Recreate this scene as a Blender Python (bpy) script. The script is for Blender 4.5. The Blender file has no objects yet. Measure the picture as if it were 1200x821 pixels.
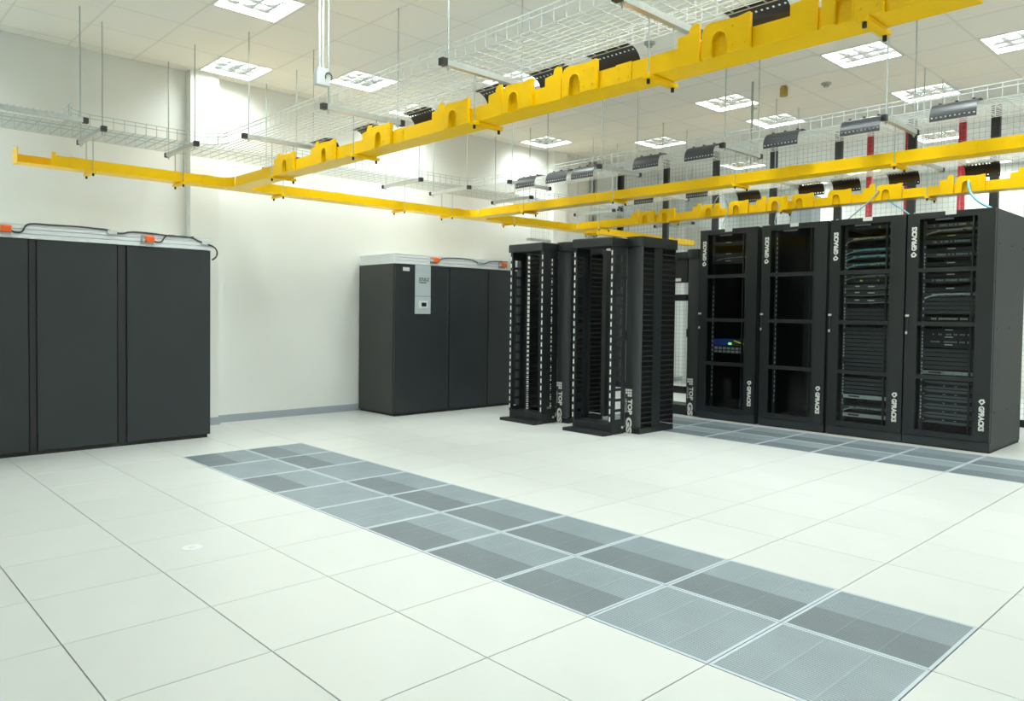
import bpy, math, random
from mathutils import Vector, Matrix
random.seed(7)
S = bpy.context.scene
COL = S.collection
PI = math.pi

# ---------------------------------------------------------------- camera
YAW, PITCH, ROLL, FOC = 2.39519609, -0.0293929408, 0.0120766773, 887.809607
CAMP = Vector((3.95151705, -2.56838076, 1.34328483))
fw = Vector((math.cos(PITCH)*math.cos(YAW), math.cos(PITCH)*math.sin(YAW), math.sin(PITCH)))
rt0 = Vector((math.sin(YAW), -math.cos(YAW), 0)); up0 = rt0.cross(fw)
rt = math.cos(ROLL)*rt0 + math.sin(ROLL)*up0
upv = -math.sin(ROLL)*rt0 + math.cos(ROLL)*up0
cam_data = bpy.data.cameras.new('camera')
cam_data.sensor_width = 36; cam_data.lens = FOC/1200*36
cam_data.shift_x = 19.85/1200; cam_data.shift_y = -18.05/1200
cam_data.clip_start = 0.05; cam_data.clip_end = 100
cam = bpy.data.objects.new('camera', cam_data); COL.objects.link(cam)
cam.matrix_world = Matrix(((rt.x, upv.x, -fw.x, CAMP.x), (rt.y, upv.y, -fw.y, CAMP.y), (rt.z, upv.z, -fw.z, CAMP.z), (0, 0, 0, 1)))
S.camera = cam
def px(p):                       # where a world point falls in the 1200x821 frame (used only to rank tiles by visible size)
    d = Vector(p)-CAMP; z = d.dot(fw)
    if z < 0.1: return None
    return (600-19.85+FOC*d.dot(rt)/z, 410.5-18.05-FOC*d.dot(upv)/z, z)

# ---------------------------------------------------------------- world, exposure
w = bpy.data.worlds.new('world'); S.world = w; w.use_nodes = True
w.node_tree.nodes['Background'].inputs[0].default_value = (0.9, 1.0, 0.93, 1)
w.node_tree.nodes['Background'].inputs[1].default_value = 0.35
S.view_settings.view_transform = 'Standard'; S.view_settings.look = 'None'
S.view_settings.gamma = 1; S.view_settings.use_curve_mapping = False
S.view_settings.exposure = 0.0
LAMP_W = 46.5
LAMP_COL = (0.93, 1.0, 0.985)
S.cycles.max_bounces = 8; S.cycles.diffuse_bounces = 4; S.cycles.glossy_bounces = 3
S.cycles.transparent_max_bounces = 10
S.cycles.use_denoising = True
S.cycles.sample_clamp_indirect = 4

# ---------------------------------------------------------------- materials
def mat(name, col, rough=0.5, metal=0.0, spec=0.5, noise=None, bump=None, emit=None, coat=0.0, rnd=0.0, nscale=4.0):
    m = bpy.data.materials.new(name); m.use_nodes = True
    nt = m.node_tree; b = nt.nodes['Principled BSDF']
    b.inputs['Base Color'].default_value = (*col, 1)
    b.inputs['Roughness'].default_value = rough; b.inputs['Metallic'].default_value = metal
    b.inputs['Specular IOR Level'].default_value = spec
    b.inputs['Coat Weight'].default_value = coat
    if emit:
        b.inputs['Emission Color'].default_value = (*emit[0], 1); b.inputs['Emission Strength'].default_value = emit[1]
    src = None
    if noise or bump:
        tc = nt.nodes.new('ShaderNodeTexCoord')
        n = nt.nodes.new('ShaderNodeTexNoise'); n.inputs['Scale'].default_value = nscale; n.inputs['Detail'].default_value = 4
        nt.links.new(tc.outputs['Object'], n.inputs['Vector'])
    if noise:
        r = nt.nodes.new('ShaderNodeMapRange'); r.inputs['From Min'].default_value = 0.3; r.inputs['From Max'].default_value = 0.7
        r.inputs['To Min'].default_value = 1-noise; r.inputs['To Max'].default_value = 1+noise
        nt.links.new(n.outputs['Fac'], r.inputs['Value']); src = r.outputs['Result']
    if rnd:
        oi = nt.nodes.new('ShaderNodeObjectInfo')
        r2 = nt.nodes.new('ShaderNodeMapRange'); r2.inputs['To Min'].default_value = 1-rnd; r2.inputs['To Max'].default_value = 1+rnd
        nt.links.new(oi.outputs['Random'], r2.inputs['Value'])
        if src:
            mm = nt.nodes.new('ShaderNodeMath'); mm.operation = 'MULTIPLY'
            nt.links.new(src, mm.inputs[0]); nt.links.new(r2.outputs['Result'], mm.inputs[1]); src = mm.outputs[0]
        else: src = r2.outputs['Result']
    if src:
        vm = nt.nodes.new('ShaderNodeVectorMath'); vm.operation = 'SCALE'; vm.inputs[0].default_value = col
        nt.links.new(src, vm.inputs['Scale']); nt.links.new(vm.outputs[0], b.inputs['Base Color'])
    if bump:
        bp = nt.nodes.new('ShaderNodeBump'); bp.inputs['Strength'].default_value = bump; bp.inputs['Distance'].default_value = 0.002
        n2 = nt.nodes.new('ShaderNodeTexNoise'); n2.inputs['Scale'].default_value = 300
        nt.links.new(tc.outputs['Object'], n2.inputs['Vector'])
        nt.links.new(n2.outputs['Fac'], bp.inputs['Height']); nt.links.new(bp.outputs[0], b.inputs['Normal'])
    return m
def glass_mat(name, tint, gloss=0.06):
    m = bpy.data.materials.new(name); m.use_nodes = True; nt = m.node_tree; nt.nodes.clear()
    o = nt.nodes.new('ShaderNodeOutputMaterial'); t = nt.nodes.new('ShaderNodeBsdfTransparent'); t.inputs[0].default_value = (*tint, 1)
    g = nt.nodes.new('ShaderNodeBsdfGlossy'); g.inputs['Roughness'].default_value = 0.05
    f = nt.nodes.new('ShaderNodeFresnel'); f.inputs[0].default_value = 1.22
    mx = nt.nodes.new('ShaderNodeMixShader')
    nt.links.new(f.outputs[0], mx.inputs[0]); nt.links.new(t.outputs[0], mx.inputs[1]); nt.links.new(g.outputs[0], mx.inputs[2]); nt.links.new(mx.outputs[0], o.inputs[0])
    return m
M = dict(
    wall=mat('cream_paint', (0.875, 0.895, 0.865), 0.65, noise=0.015, nscale=1.2),
    wall2=mat('pale_paint', (0.86, 0.88, 0.83), 0.7, noise=0.02, nscale=1.5),
    ceil=mat('ceiling_board', (0.925, 0.92, 0.86), 0.9, rnd=0.012, bump=0.12),
    cbar=mat('ceiling_bar', (0.80, 0.81, 0.76), 0.6),
    base=mat('blue_grey_skirting', (0.38, 0.43, 0.48), 0.5),
    tile=mat('white_floor_laminate', (0.605, 0.63, 0.605), 0.34, spec=0.4, noise=0.02, rnd=0.018, nscale=2.5),
    joint=mat('dark_joint', (0.07, 0.065, 0.05), 0.8),
    pframe=mat('grate_frame_metal', (0.50, 0.57, 0.62), 0.45, metal=0.2, noise=0.04),
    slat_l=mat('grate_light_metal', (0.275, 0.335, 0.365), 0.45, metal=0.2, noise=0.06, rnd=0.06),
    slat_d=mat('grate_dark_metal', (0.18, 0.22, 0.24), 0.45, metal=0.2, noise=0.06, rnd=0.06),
    pan_l=mat('damper_plate', (0.26, 0.31, 0.34), 0.6),
    pan_d=mat('damper_void', (0.05, 0.06, 0.065), 0.7),
    black=mat('black_powder_coat', (0.0135, 0.0190, 0.0215), 0.48, noise=0.10, bump=0.12, nscale=2),
    black2=mat('charcoal_powder_coat', (0.012, 0.0155, 0.017), 0.42, spec=0.42, noise=0.08, nscale=3),
    grayblk=mat('dark_grey_panel', (0.032, 0.036, 0.036), 0.55, noise=0.08, nscale=2),
    meshw=mat('dull_mesh_wire', (0.30, 0.32, 0.31), 0.5),
    twire=mat('dull_zinc_wire', (0.50, 0.56, 0.54), 0.4, metal=0.2),
    deep=mat('matt_black', (0.012, 0.013, 0.014), 0.6),
    sheen=mat('satin_black_plastic', (0.026, 0.030, 0.034), 0.42, spec=0.5),
    plastic=mat('black_plastic', (0.012, 0.0125, 0.014), 0.45),
    yellow=mat('yellow_powder_coat', (1.0, 0.60, 0.001), 0.30, spec=0.25, noise=0.02),
    zinc=mat('galvanised_zinc', (0.62, 0.66, 0.66), 0.38, metal=0.55, noise=0.06, nscale=20),
    wire=mat('zinc_wire', (0.70, 0.75, 0.74), 0.35, metal=0.15),
    rod=mat('threaded_zinc', (0.50, 0.54, 0.54), 0.4, metal=0.6, noise=0.12, nscale=120),
    alu=mat('white_aluminium', (0.84, 0.89, 0.91), 0.42),
    greyp=mat('light_grey_panel', (0.50, 0.57, 0.60), 0.4),
    greyp2=mat('pale_grey_panel', (0.62, 0.68, 0.70), 0.4),
    orange=mat('orange_plastic', (0.90, 0.14, 0.02), 0.35),
    cable=mat('black_cable', (0.03, 0.035, 0.035), 0.5),
    blue=mat('blue_casing', (0.02, 0.06, 0.32), 0.4),
    aqua=mat('aqua_fibre', (0.25, 0.62, 0.72), 0.4),
    gcable=mat('grey_green_cable', (0.40, 0.47, 0.42), 0.5),
    red=mat('red_pipe_paint', (0.62, 0.03, 0.045), 0.4),
    white=mat('white_print', (0.78, 0.80, 0.76), 0.5),
    offw=mat('white_plastic', (0.72, 0.76, 0.75), 0.45),
    silver=mat('silver_face', (0.60, 0.63, 0.62), 0.4, metal=0.2),
    dgrey=mat('dark_steel', (0.055, 0.061, 0.064), 0.4, metal=0.1),
    amber=mat('ochre_plastic', (0.42, 0.27, 0.05), 0.5),
    sgrey=mat('sensor_grey', (0.40, 0.42, 0.38), 0.5),
    bezel=mat('bezel_grey', (0.12, 0.13, 0.135), 0.45),
    boxg=mat('box_grey', (0.50, 0.54, 0.54), 0.4),
    doorg=mat('charcoal_door', (0.026, 0.031, 0.033), 0.45),
    screen=mat('dark_screen', (0.02, 0.03, 0.03), 0.2),
    led_g=mat('green_led', (0.05, 0.3, 0.05), 0.4, emit=((0.15, 1.0, 0.1), 2.2)),
    led_y=mat('yellow_led', (0.3, 0.25, 0.02), 0.4, emit=((0.8, 0.8, 0.1), 0.7)),
    led_o=mat('orange_led', (0.4, 0.15, 0.02), 0.4, emit=((1.0, 0.4, 0.05), 1.2)),
    louvre=mat('louvre_aluminium', (0.90, 0.91, 0.90), 0.16, metal=1.0),
    troffer=mat('troffer_white', (0.85, 0.87, 0.83), 0.4),
    tint=glass_mat('tinted_glass', (0.84, 0.87, 0.88)),
)

# ---------------------------------------------------------------- mesh helpers
class MB:
    def __init__(s): s.v = []; s.f = []
    def box(s, x0, y0, z0, x1, y1, z1):
        i = len(s.v)
        s.v += [(x0,y0,z0),(x1,y0,z0),(x1,y1,z0),(x0,y1,z0),(x0,y0,z1),(x1,y0,z1),(x1,y1,z1),(x0,y1,z1)]
        s.f += [tuple(i+k for k in q) for q in ((3,2,1,0),(4,5,6,7),(0,1,5,4),(1,2,6,5),(2,3,7,6),(3,0,4,7))]
        return s
    def bevbox(s, x0, y0, z0, x1, y1, z1, b):      # box with chamfered upper rim
        i = len(s.v)
        s.v += [(x0,y0,z0),(x1,y0,z0),(x1,y1,z0),(x0,y1,z0),(x0,y0,z1-b),(x1,y0,z1-b),(x1,y1,z1-b),(x0,y1,z1-b),
                (x0+b,y0+b,z1),(x1-b,y0+b,z1),(x1-b,y1-b,z1),(x0+b,y1-b,z1)]
        s.f += [tuple(i+k for k in q) for q in ((3,2,1,0),(0,1,5,4),(1,2,6,5),(2,3,7,6),(3,0,4,7),(4,5,9,8),(5,6,10,9),(6,7,11,10),(7,4,8,11),(8,9,10,11))]
        return s
    def tube(s, pts, r, n=6, cap=True):
        pts = [Vector(p) for p in pts]; rings = []
        for k, p in enumerate(pts):
            d = (pts[min(k+1, len(pts)-1)]-pts[max(k-1, 0)]).normalized()
            a = d.cross(Vector((0, 0, 1)) if abs(d.z) < 0.9 else Vector((1, 0, 0))).normalized(); b = d.cross(a)
            i = len(s.v); rings.append(i)
            for j in range(n):
                t = 2*PI*j/n+PI/n; s.v.append(tuple(p+r*(math.cos(t)*a+math.sin(t)*b)))
        for u, v in zip(rings, rings[1:]):
            for j in range(n): s.f.append((u+j, u+(j+1) % n, v+(j+1) % n, v+j))
        if cap:
            s.f.append(tuple(rings[0]+j for j in reversed(range(n)))); s.f.append(tuple(rings[-1]+j for j in range(n)))
        return s
    def prism(s, poly, fn, d0, d1):                # poly in 2-D, fn(a,b,d) -> xyz; closed solid between d0 and d1
        n = len(poly); i = len(s.v)
        s.v += [fn(a, b, d0) for a, b in poly]+[fn(a, b, d1) for a, b in poly]
        s.f.append(tuple(i+k for k in range(n))); s.f.append(tuple(i+n+k for k in reversed(range(n))))
        for k in range(n): s.f.append((i+k, i+n+k, i+n+(k+1) % n, i+(k+1) % n))
        return s
    def sweep_wall(s, path, z0, z1, t):            # thin vertical wall following a plan path
        L = []; R = []
        P = [Vector((p[0], p[1])) for p in path]
        for k, p in enumerate(P):
            d = (P[min(k+1, len(P)-1)]-P[max(k-1, 0)]).normalized(); nrm = Vector((-d.y, d.x))*t/2
            L.append(p+nrm); R.append(p-nrm)
        i = len(s.v); n = len(P)
        for A in (L, R):
            for z in (z0, z1): s.v += [(p.x, p.y, z) for p in A]
        l0, l1, r0, r1 = i, i+n, i+2*n, i+3*n
        for k in range(n-1):
            s.f += [(l0+k, l0+k+1, l1+k+1, l1+k), (r0+k+1, r0+k, r1+k, r1+k+1), (l1+k, l1+k+1, r1+k+1, r1+k), (l0+k+1, l0+k, r0+k, r0+k+1)]
        for k in (0, n-1): s.f.append((l0+k, l1+k, r1+k, r0+k))
        return s
    def mesh(s, name, m, smooth=False):
        me = bpy.data.meshes.new(name); me.from_pydata([tuple(v) for v in s.v], [], s.f); me.materials.append(m)
        if smooth:
            for p in me.polygons: p.use_smooth = True
        me.update(); return me
def link(name, me, parent=None, loc=None):
    o = bpy.data.objects.new(name, me); COL.objects.link(o)
    if parent: o.parent = parent
    if loc is not None: o.location = loc
    return o
def part(name, mb, m, parent, label=None, stuff=False, smooth=False, loc=None):
    o = link(name, mb.mesh(name, M[m] if isinstance(m, str) else m, smooth), parent, loc)
    if label: o['label'] = label
    if stuff: o['kind'] = 'stuff'
    return o
def thing(name, label, cat, loc=(0, 0, 0), group=None):
    o = link(name, None, None, loc); o['label'] = label; o['category'] = cat
    if group: o['group'] = group
    return o
def solid(name, mb, m, label, cat, group=None, loc=None, smooth=False):
    o = part(name, mb, m, None, label, smooth=smooth, loc=loc); o['category'] = cat
    if group: o['group'] = group
    return o
def struct(name, mb, m):
    o = part(name, mb, m, None); o['kind'] = 'structure'; return o
def copy_tree(o, parent=None):
    c = o.copy(); COL.objects.link(c)
    if parent: c.parent = parent
    for ch in list(o.children): copy_tree(ch, c)
    return c
def bx(*a): return MB().box(*a)
def text_mesh(name, body, size, m, bold=0.0, sx=1.0, extrude=0.001):
    cu = bpy.data.curves.new(name, 'FONT'); cu.body = body; cu.size = size; cu.offset = bold; cu.extrude = extrude
    cu.align_x = 'LEFT'; cu.align_y = 'CENTER'; cu.resolution_u = 3
    to = bpy.data.objects.new(name, cu); COL.objects.link(to)
    dg = bpy.context.evaluated_depsgraph_get()
    me = bpy.data.meshes.new_from_object(to.evaluated_get(dg)); me.name = name
    bpy.data.objects.remove(to); bpy.data.curves.remove(cu)
    if sx != 1.0:
        for v in me.vertices: v.co.x *= sx
    me.materials.clear(); me.materials.append(M[m]); return me

# ================================================================ the setting
CZ = 4.04; CP = 0.632; CX0, CY0 = -4.67, 0.79
FP = 0.6
struct('ceiling', bx(-4.95, -4.6, 4.17, 5.6, 13.07, 4.25), 'ceil')
ceiling = bpy.data.objects['ceiling']
WX = -4.85
# west wall with two shallow pilasters
wl = struct('wall_left', bx(WX-0.12, -4.6, -0.02, WX, 13.07, 4.18), 'wall')
for n, (a, b) in enumerate(((0.735, 1.06), (6.75, 7.07))):
    part('pilaster', bx(WX+0.001, a, 0, WX+0.13, b, CZ+0.02), 'wall', wl)
struct('wall_back', bx(-4.95, 12.95, -0.02, 5.6, 13.07, 4.18), 'wall2')
struct('wall_right', bx(5.5, -4.6, -0.02, 5.6, 13.07, 4.18), 'wall2')
struct('wall_front', bx(-4.95, -4.6, -0.02, 5.6, -4.5, 4.18), 'wall2')
bl = MB()
for a, b in ((-4.5, 0.735), (1.06, 6.75), (7.07, 12.94)): bl.box(WX+0.001, a, 0.001, WX+0.02, b, 0.088)
for a, b in ((0.72, 1.075), (6.735, 7.085)): bl.box(WX+0.131, a, 0.001, WX+0.147, b, 0.088)
struct('baseboard_left', bl, 'base')

# ---- floor: one dark slab, single laid tiles
floor = struct('floor', bx(-4.95, -4.6, -0.12, 5.6, 13.07, -0.030), 'joint')
strips = set()
for i in range(-5, 5):
    for j in (0, 1): strips.add((i, j))
for i in range(-4, 5):
    for j in (8, 9): strips.add((i, j))
g = 0.0022
tile_me = MB().bevbox(g, g, -0.030, FP-g, FP-g, 0, 0.0012).mesh('floor_tile', M['tile'])
cells = []
for i in range(-9, 10):
    for j in range(-8, 25):
        x, y = i*FP, j*FP
        if (i, j) in strips or x+FP > 5.5 or y > 12.9 or y < -4.5: continue
        best = 0
        for a in (0.05, 0.3, 0.55):
            for b in (0.05, 0.3, 0.55):
                p = px((x+a, y+b, 0))
                if p and -12 < p[0] < 1212 and 300 < p[1] < 833: best = max(best, 1/p[2]**3)
        if x < WX: best = best*0.9
        cells.append((best, i, j))
cells.sort(reverse=True)
rest = MB()
for k, (b, i, j) in enumerate(cells):
    x, y = i*FP, j*FP
    if x < WX:
        if b > 0 and k < 280: part('floor_tile', MB().bevbox(WX+0.002, y+g, -0.030, x+FP-g, y+FP-g, 0, 0.0012), 'tile', floor)
        else: rest.box(WX+0.002, y+g, -0.030, x+FP-g, y+FP-g, 0)
    elif b > 0 and k < 280: link('floor_tile', tile_me, floor, (x, y, 0))
    else: rest.box(x+g, y+g, -0.030, x+FP-g, y+FP-g, 0)
part('floor_tile_field', rest, 'tile', floor, stuff=True)

# ---- perforated air tiles
fm = MB(); b_ = 0.016
for a in ((g, g, FP-g, b_), (g, FP-b_, FP-g, FP-g), (g, b_, b_, FP-b_), (FP-b_, b_, FP-g, FP-b_)): fm.box(a[0], a[1], -0.030, a[2], a[3], 0.0005)
frame_me = fm.mesh('perforated_tile', M['pframe'])
def grate(y0, y1, m, nm):
    gm = MB(); n = int(round((y1-y0)/0.0145)); p = (y1-y0)/n
    for k in range(n): gm.box(b_, y0+k*p+0.0012, -0.012, FP-b_, y0+(k+1)*p-0.0012, -0.001)
    for xx in (0.205, 0.395): gm.box(xx-0.004, y0, -0.013, xx+0.004, y1, -0.0004)
    gm.box(b_, y0, -0.030, FP-b_, y1, -0.018)
    return gm.mesh(nm, M[m])
mid = 0.30
gl_full = grate(b_, FP-b_, 'slat_l', 'grating')
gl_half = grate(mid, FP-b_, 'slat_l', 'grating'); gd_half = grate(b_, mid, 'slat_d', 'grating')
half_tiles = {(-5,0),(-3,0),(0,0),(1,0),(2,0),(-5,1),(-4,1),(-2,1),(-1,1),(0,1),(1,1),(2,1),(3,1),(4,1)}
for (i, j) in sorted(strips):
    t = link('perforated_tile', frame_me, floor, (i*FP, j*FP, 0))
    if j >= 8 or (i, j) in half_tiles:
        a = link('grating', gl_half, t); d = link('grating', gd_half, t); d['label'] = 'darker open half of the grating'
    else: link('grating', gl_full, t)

# ---- ceiling: grid bars and boards
cb = []
lights = [(0,0),(1,2),(0,8),(2,10),(5,8),(5,10),(8,10),(8,7),(10,8),(3,4),(0,4),(3,-1),          # seen in the photograph
          (8,3),(10,4),(5,-1),(8,2),(8,-1),(12,2),(12,6),(5,-5),(10,-4),(10,0),(0,-5),(14,-1),(13,10),  # added above or behind the frame to light the room
          (7,14),(2,14),(11,13),(7,18),(2,18),(12,17),(14,15),(4,17),(9,16)]                                    # beyond the mesh partition, the later ones added to brighten it
LS = set(lights)
tile_c = bx(0.006, 0.006, 0, CP-0.006, CP-0.006, 0.012).mesh('ceiling_tile', M['ceil'])
cells = []
for k in range(-1, 17):
    for n in range(-9, 23):
        if (k, n) in LS: continue
        x, y = CX0+k*CP, CY0+n*CP
        x0, x1, y0, y1 = max(x, WX), min(x+CP, 5.5), max(y, -4.5), min(y+CP, 12.94)
        if x1-x0 < 0.03 or y1-y0 < 0.03: continue
        p = px((x+CP/2, y+CP/2, CZ)); s = 0
        if p and -40 < p[0] < 1240 and -40 < p[1] < 330: s = 1/p[2]**2
        cells.append((s, k, n, x0, y0, x1, y1))
cells.sort(reverse=True); rest = MB()
for q, (s, k, n, x0, y0, x1, y1) in enumerate(cells):
    full = x1-x0 > CP-0.01 and y1-y0 > CP-0.01
    if s > 0 and q < 280:
        if full: link('ceiling_tile', tile_c, ceiling, (x0, y0, CZ))
        else: part('ceiling_tile', bx(x0+0.004, y0+0.004, CZ, x1-0.008, y1-0.008, CZ+0.012), 'ceil', ceiling)
    else: rest.box(x0+0.008, y0+0.008, CZ, x1-0.008, y1-0.008, CZ+0.012)
part('ceiling_tile_field', rest, 'ceil', ceiling, stuff=True)
for k in range(0, 17):
    x = CX0+k*CP
    if x < 5.5: part('ceiling_bar', bx(x-0.009, -4.5, CZ-0.001, x+0.009, 12.94, CZ+0.010), 'cbar', ceiling)
for n in range(-8, 23):
    y = CY0+n*CP
    if y < 12.94: part('ceiling_bar', bx(WX, y-0.009, CZ-0.001, 5.5, y+0.009, CZ+0.010), 'cbar', ceiling)

# ---- recessed louvre lights (each carries its own lamp)
fr = MB(); e = 0.012; f2 = 0.03
for a in ((e, e, CP-e, f2), (e, CP-f2, CP-e, CP-e), (e, f2, f2, CP-f2), (CP-f2, f2, CP-e, CP-f2)): fr.box(a[0], a[1], -0.004, a[2], a[3], 0.012)
frame_l = fr.mesh('light_frame', M['troffer'])
hs = MB(); hs.box(f2-0.006, f2-0.006, 0.08, CP-f2+0.006, CP-f2+0.006, 0.09)
for a in ((f2-0.006, f2-0.006, f2, CP-f2+0.006), (CP-f2, f2-0.006, CP-f2+0.006, CP-f2+0.006), (f2, f2-0.006, CP-f2, f2), (f2, CP-f2, CP-f2, CP-f2+0.006)): hs.box(a[0], a[1], 0.0125, a[2], a[3], 0.08)
house_l = hs.mesh('light_housing', M['troffer'])
def blade(along_x, L):
    m = MB(); poly = [(-0.0015, -0.002), (0.0015, -0.002), (0.0055, 0.020), (0.009, 0.054), (-0.009, 0.054), (-0.0055, 0.020)]
    fn = (lambda a, b, d: (d, a, b)) if along_x else (lambda a, b, d: (a, d, b))
    m.prism(poly, fn, 0, L); return m.mesh('louvre_blade', M['louvre'])
W_ = CP-2*f2
bladex, bladey = blade(True, W_), blade(False, W_)
lamp = bpy.data.lights.new('ceiling_lamp', 'AREA'); lamp.shape = 'SQUARE'; lamp.size = 0.54
lamp.energy = LAMP_W; lamp.spread = math.radians(175); lamp.color = LAMP_COL
names_l = {(0,0): 'square louvre ceiling light against the left wall, right above the pilaster',
 (1,2): 'square louvre ceiling light behind the wire tray, right of the hanging junction box',
 (0,8): 'square louvre ceiling light by the second pilaster on the far left wall',
 (2,10): 'square louvre ceiling light half hidden by the rim of the middle wire tray',
 (5,8): 'square louvre ceiling light left of the ochre detector, nearer of that pair',
 (5,10): 'square louvre ceiling light left below the ochre detector, farther of that pair',
 (8,10): 'square louvre ceiling light above the rack at the right end of the row',
 (8,7): 'square louvre ceiling light peeking out under the near yellow duct',
 (10,8): 'square louvre ceiling light at the upper right corner of the view',
 (3,4): 'square louvre ceiling light seen between near wire tray and yellow duct',
 (0,4): 'square louvre ceiling light on the left wall behind the near wire tray',
 (3,-1): 'square louvre ceiling light just cut by the top edge of the view',
 (7,14): 'square louvre ceiling light beyond the mesh partition, near the red pipes',
 (2,14): 'square louvre ceiling light beyond the mesh partition, towards the left wall',
 (2,18): 'added square louvre ceiling light far beyond the mesh, behind the tray corner',
 (4,17): 'added square louvre ceiling light far beyond the mesh, left of the white cabinets',
 (9,16): 'added square louvre ceiling light far beyond the mesh, between the red pipes',
 (11,13): 'square louvre ceiling light beyond the mesh at the right edge',
 (12,17): 'added square louvre ceiling light far beyond the mesh at the right edge',
 (7,18): 'square louvre ceiling light far beyond the mesh, low at the right'}
for q, (k, n) in enumerate(lights):
    lab = names_l.get((k, n))
    t = thing('ceiling_light', lab or 'added square louvre ceiling light out of view, brightening the room', 'light', (CX0+k*CP, CY0+n*CP, CZ),
              'louvre ceiling lights' if lab else 'added louvre ceiling lights out of view')
    link('light_frame', frame_l, t); link('light_housing', house_l, t)
    for a in range(1, 4): link('louvre_blade', bladey, t, (f2+W_*a/4, f2, 0))
    for a in range(1, 4): link('louvre_blade', bladex, t, (f2, f2+W_*a/4, 0))
    lo = bpy.data.objects.new('ceiling_lamp', lamp); COL.objects.link(lo); lo.parent = t; lo.location = (CP/2, CP/2, 0.070)

# small ceiling devices
t = thing('ceiling_detector', 'small ochre detector hanging under the ceiling between the lights', 'detector', (-0.36, 5.99, CZ), 'ceiling devices')
part('detector_base', MB().tube([(0,0,0.0),(0,0,-0.02)], 0.035, 12), 'amber', t)
part('detector_body', MB().tube([(0,0,-0.021),(0,0,-0.10),(0,0,-0.115)], 0.045, 12), 'amber', t)
for x, y, lab in ((0.04, 6.21, 'small grey disc sensor on the ceiling right of the ochre detector'), (-0.61, 3.69, 'small grey disc sensor on the ceiling above the near wire tray')):
    t = thing('ceiling_sensor', lab, 'sensor', (x, y, CZ), 'ceiling devices')
    part('sensor_base', MB().tube([(0,0,0),(0,0,-0.018)], 0.055, 14), 'sgrey', t)
    part('sensor_dome', MB().tube([(0,0,-0.019),(0,0,-0.045)], 0.03, 12), 'sgrey', t)

# ================================================================ wire trays
RW = 0.0034
TZ = 3.053; TH = 0.105
TX0, TX1 = -4.57, -3.93
def wires(): return MB()
def wire(m, a, b, r=RW): m.tube([a, b], r, 4, False)
def straight_tray(axis, lo, hi, s0, s1, parent, gaps=(), wm='wire'):
    """axis 'x': runs in x between lo..hi, spanning y s0..s1"""
    P = (lambda u, v, z: (u, v, z)) if axis == 'x' else (lambda u, v, z: (v, u, z))
    cross = MB(); n = int((hi-lo)/0.1)
    def gapped(u): return any(a < u < b for a, b in gaps)
    for k in range(n+1):
        u = lo+k*0.1
        wire(cross, P(u, s0, TZ), P(u, s1, TZ)); wire(cross, P(u, s0, TZ), P(u, s0, TZ+TH))
        if not gapped(u): wire(cross, P(u, s1, TZ), P(u, s1, TZ+TH))
    part('cross_wires', cross, wm, parent, stuff=True)
    lng = MB(); m = int(round((s1-s0)/0.05))
    for k in range(m+1): wire(lng, P(lo, s0+(s1-s0)*k/m, TZ-0.006), P(hi, s0+(s1-s0)*k/m, TZ-0.006))
    part('long_wires', lng, wm, parent, stuff=True)
    edges = [lo]+[v for a, b in gaps for v in (a, b)]+[hi]
    for z in (TZ+TH, TZ+TH-0.035):
        rw = MB(); wire(rw, P(lo, s0-0.003, z), P(hi, s0-0.003, z), 0.004); part('rim_wire', rw, wm, parent)
        rw = MB()
        for a, b in zip(edges[::2], edges[1::2]): wire(rw, P(a, s1+0.003, z), P(b, s1+0.003, z), 0.004)
        part('rim_wire', rw, wm, parent)
FR = 0.30
trays = {'near': (0.72, 1.34, 2.9), 'middle': (4.27, 4.89, 3.4), 'far': (6.40, 7.00, 3.6)}
tT = thing('cable_tray', 'zinc wire cable tray running along the left wall', 'cable tray', (0, 0, 0), 'wire cable trays')
gaps = [(-1.45, -0.75+FR)]+[(a-FR, b+FR) for a, b, _ in trays.values()]
gaps.sort()
straight_tray('y', -2.6, 10.2, TX0, TX1, tT, gaps, 'twire')
def fillet(parent, yc, sgn):         # rounded inner corner between the wall tray and a branch at edge y = yc; sgn -1: wall tray continues to -y
    c = (TX1+FR, yc+sgn*FR); pts = []
    for k in range(9):
        a = PI/2*k/8; pts.append((c[0]-FR*math.cos(a), c[1]-sgn*FR*math.sin(a)))
    m = MB()
    for z in (TZ+TH, TZ+TH-0.035, TZ-0.004): m.tube([(p[0], p[1], z) for p in pts], 0.004, 4)
    part('corner_wire', m, 'twire', parent)
    u = MB()
    for p in pts[1:8:2]: wire(u, (p[0], p[1], TZ), (p[0], p[1], TZ+TH))
    for k in range(1, 6):
        y = yc+sgn*0.05*k; dx = FR-math.sqrt(max(0, FR*FR-(FR-0.05*k)**2)); wire(u, (TX1, y, TZ), (TX1+dx, y, TZ))
        wire(u, (TX1+0.05*k, yc, TZ-0.006), (TX1+0.05*k, yc+sgn*(FR-math.sqrt(max(0, FR*FR-(FR-0.05*k)**2))), TZ-0.006))
    part('corner_mesh', u, 'twire', parent, stuff=True)
for nm, (a, b, xe) in trays.items():
    t = thing('cable_tray', {'near': 'zinc wire cable tray above the nearest yellow duct', 'middle': 'zinc wire cable tray above the plain middle yellow duct', 'far': 'zinc wire cable tray above the row of glass door racks'}[nm], 'cable tray', (0, 0, 0), 'wire cable trays')
    straight_tray('x', TX1, xe, a, b, t)
    fillet(tT, a, -1); fillet(tT, b, 1)
t = thing('cable_tray', 'short zinc wire tray stub turning off at the left edge', 'cable tray', (0, 0, 0), 'wire cable trays')
straight_tray('x', TX1, -3.55, -1.38, -0.75, t); fillet(t, -0.75, 1)
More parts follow.
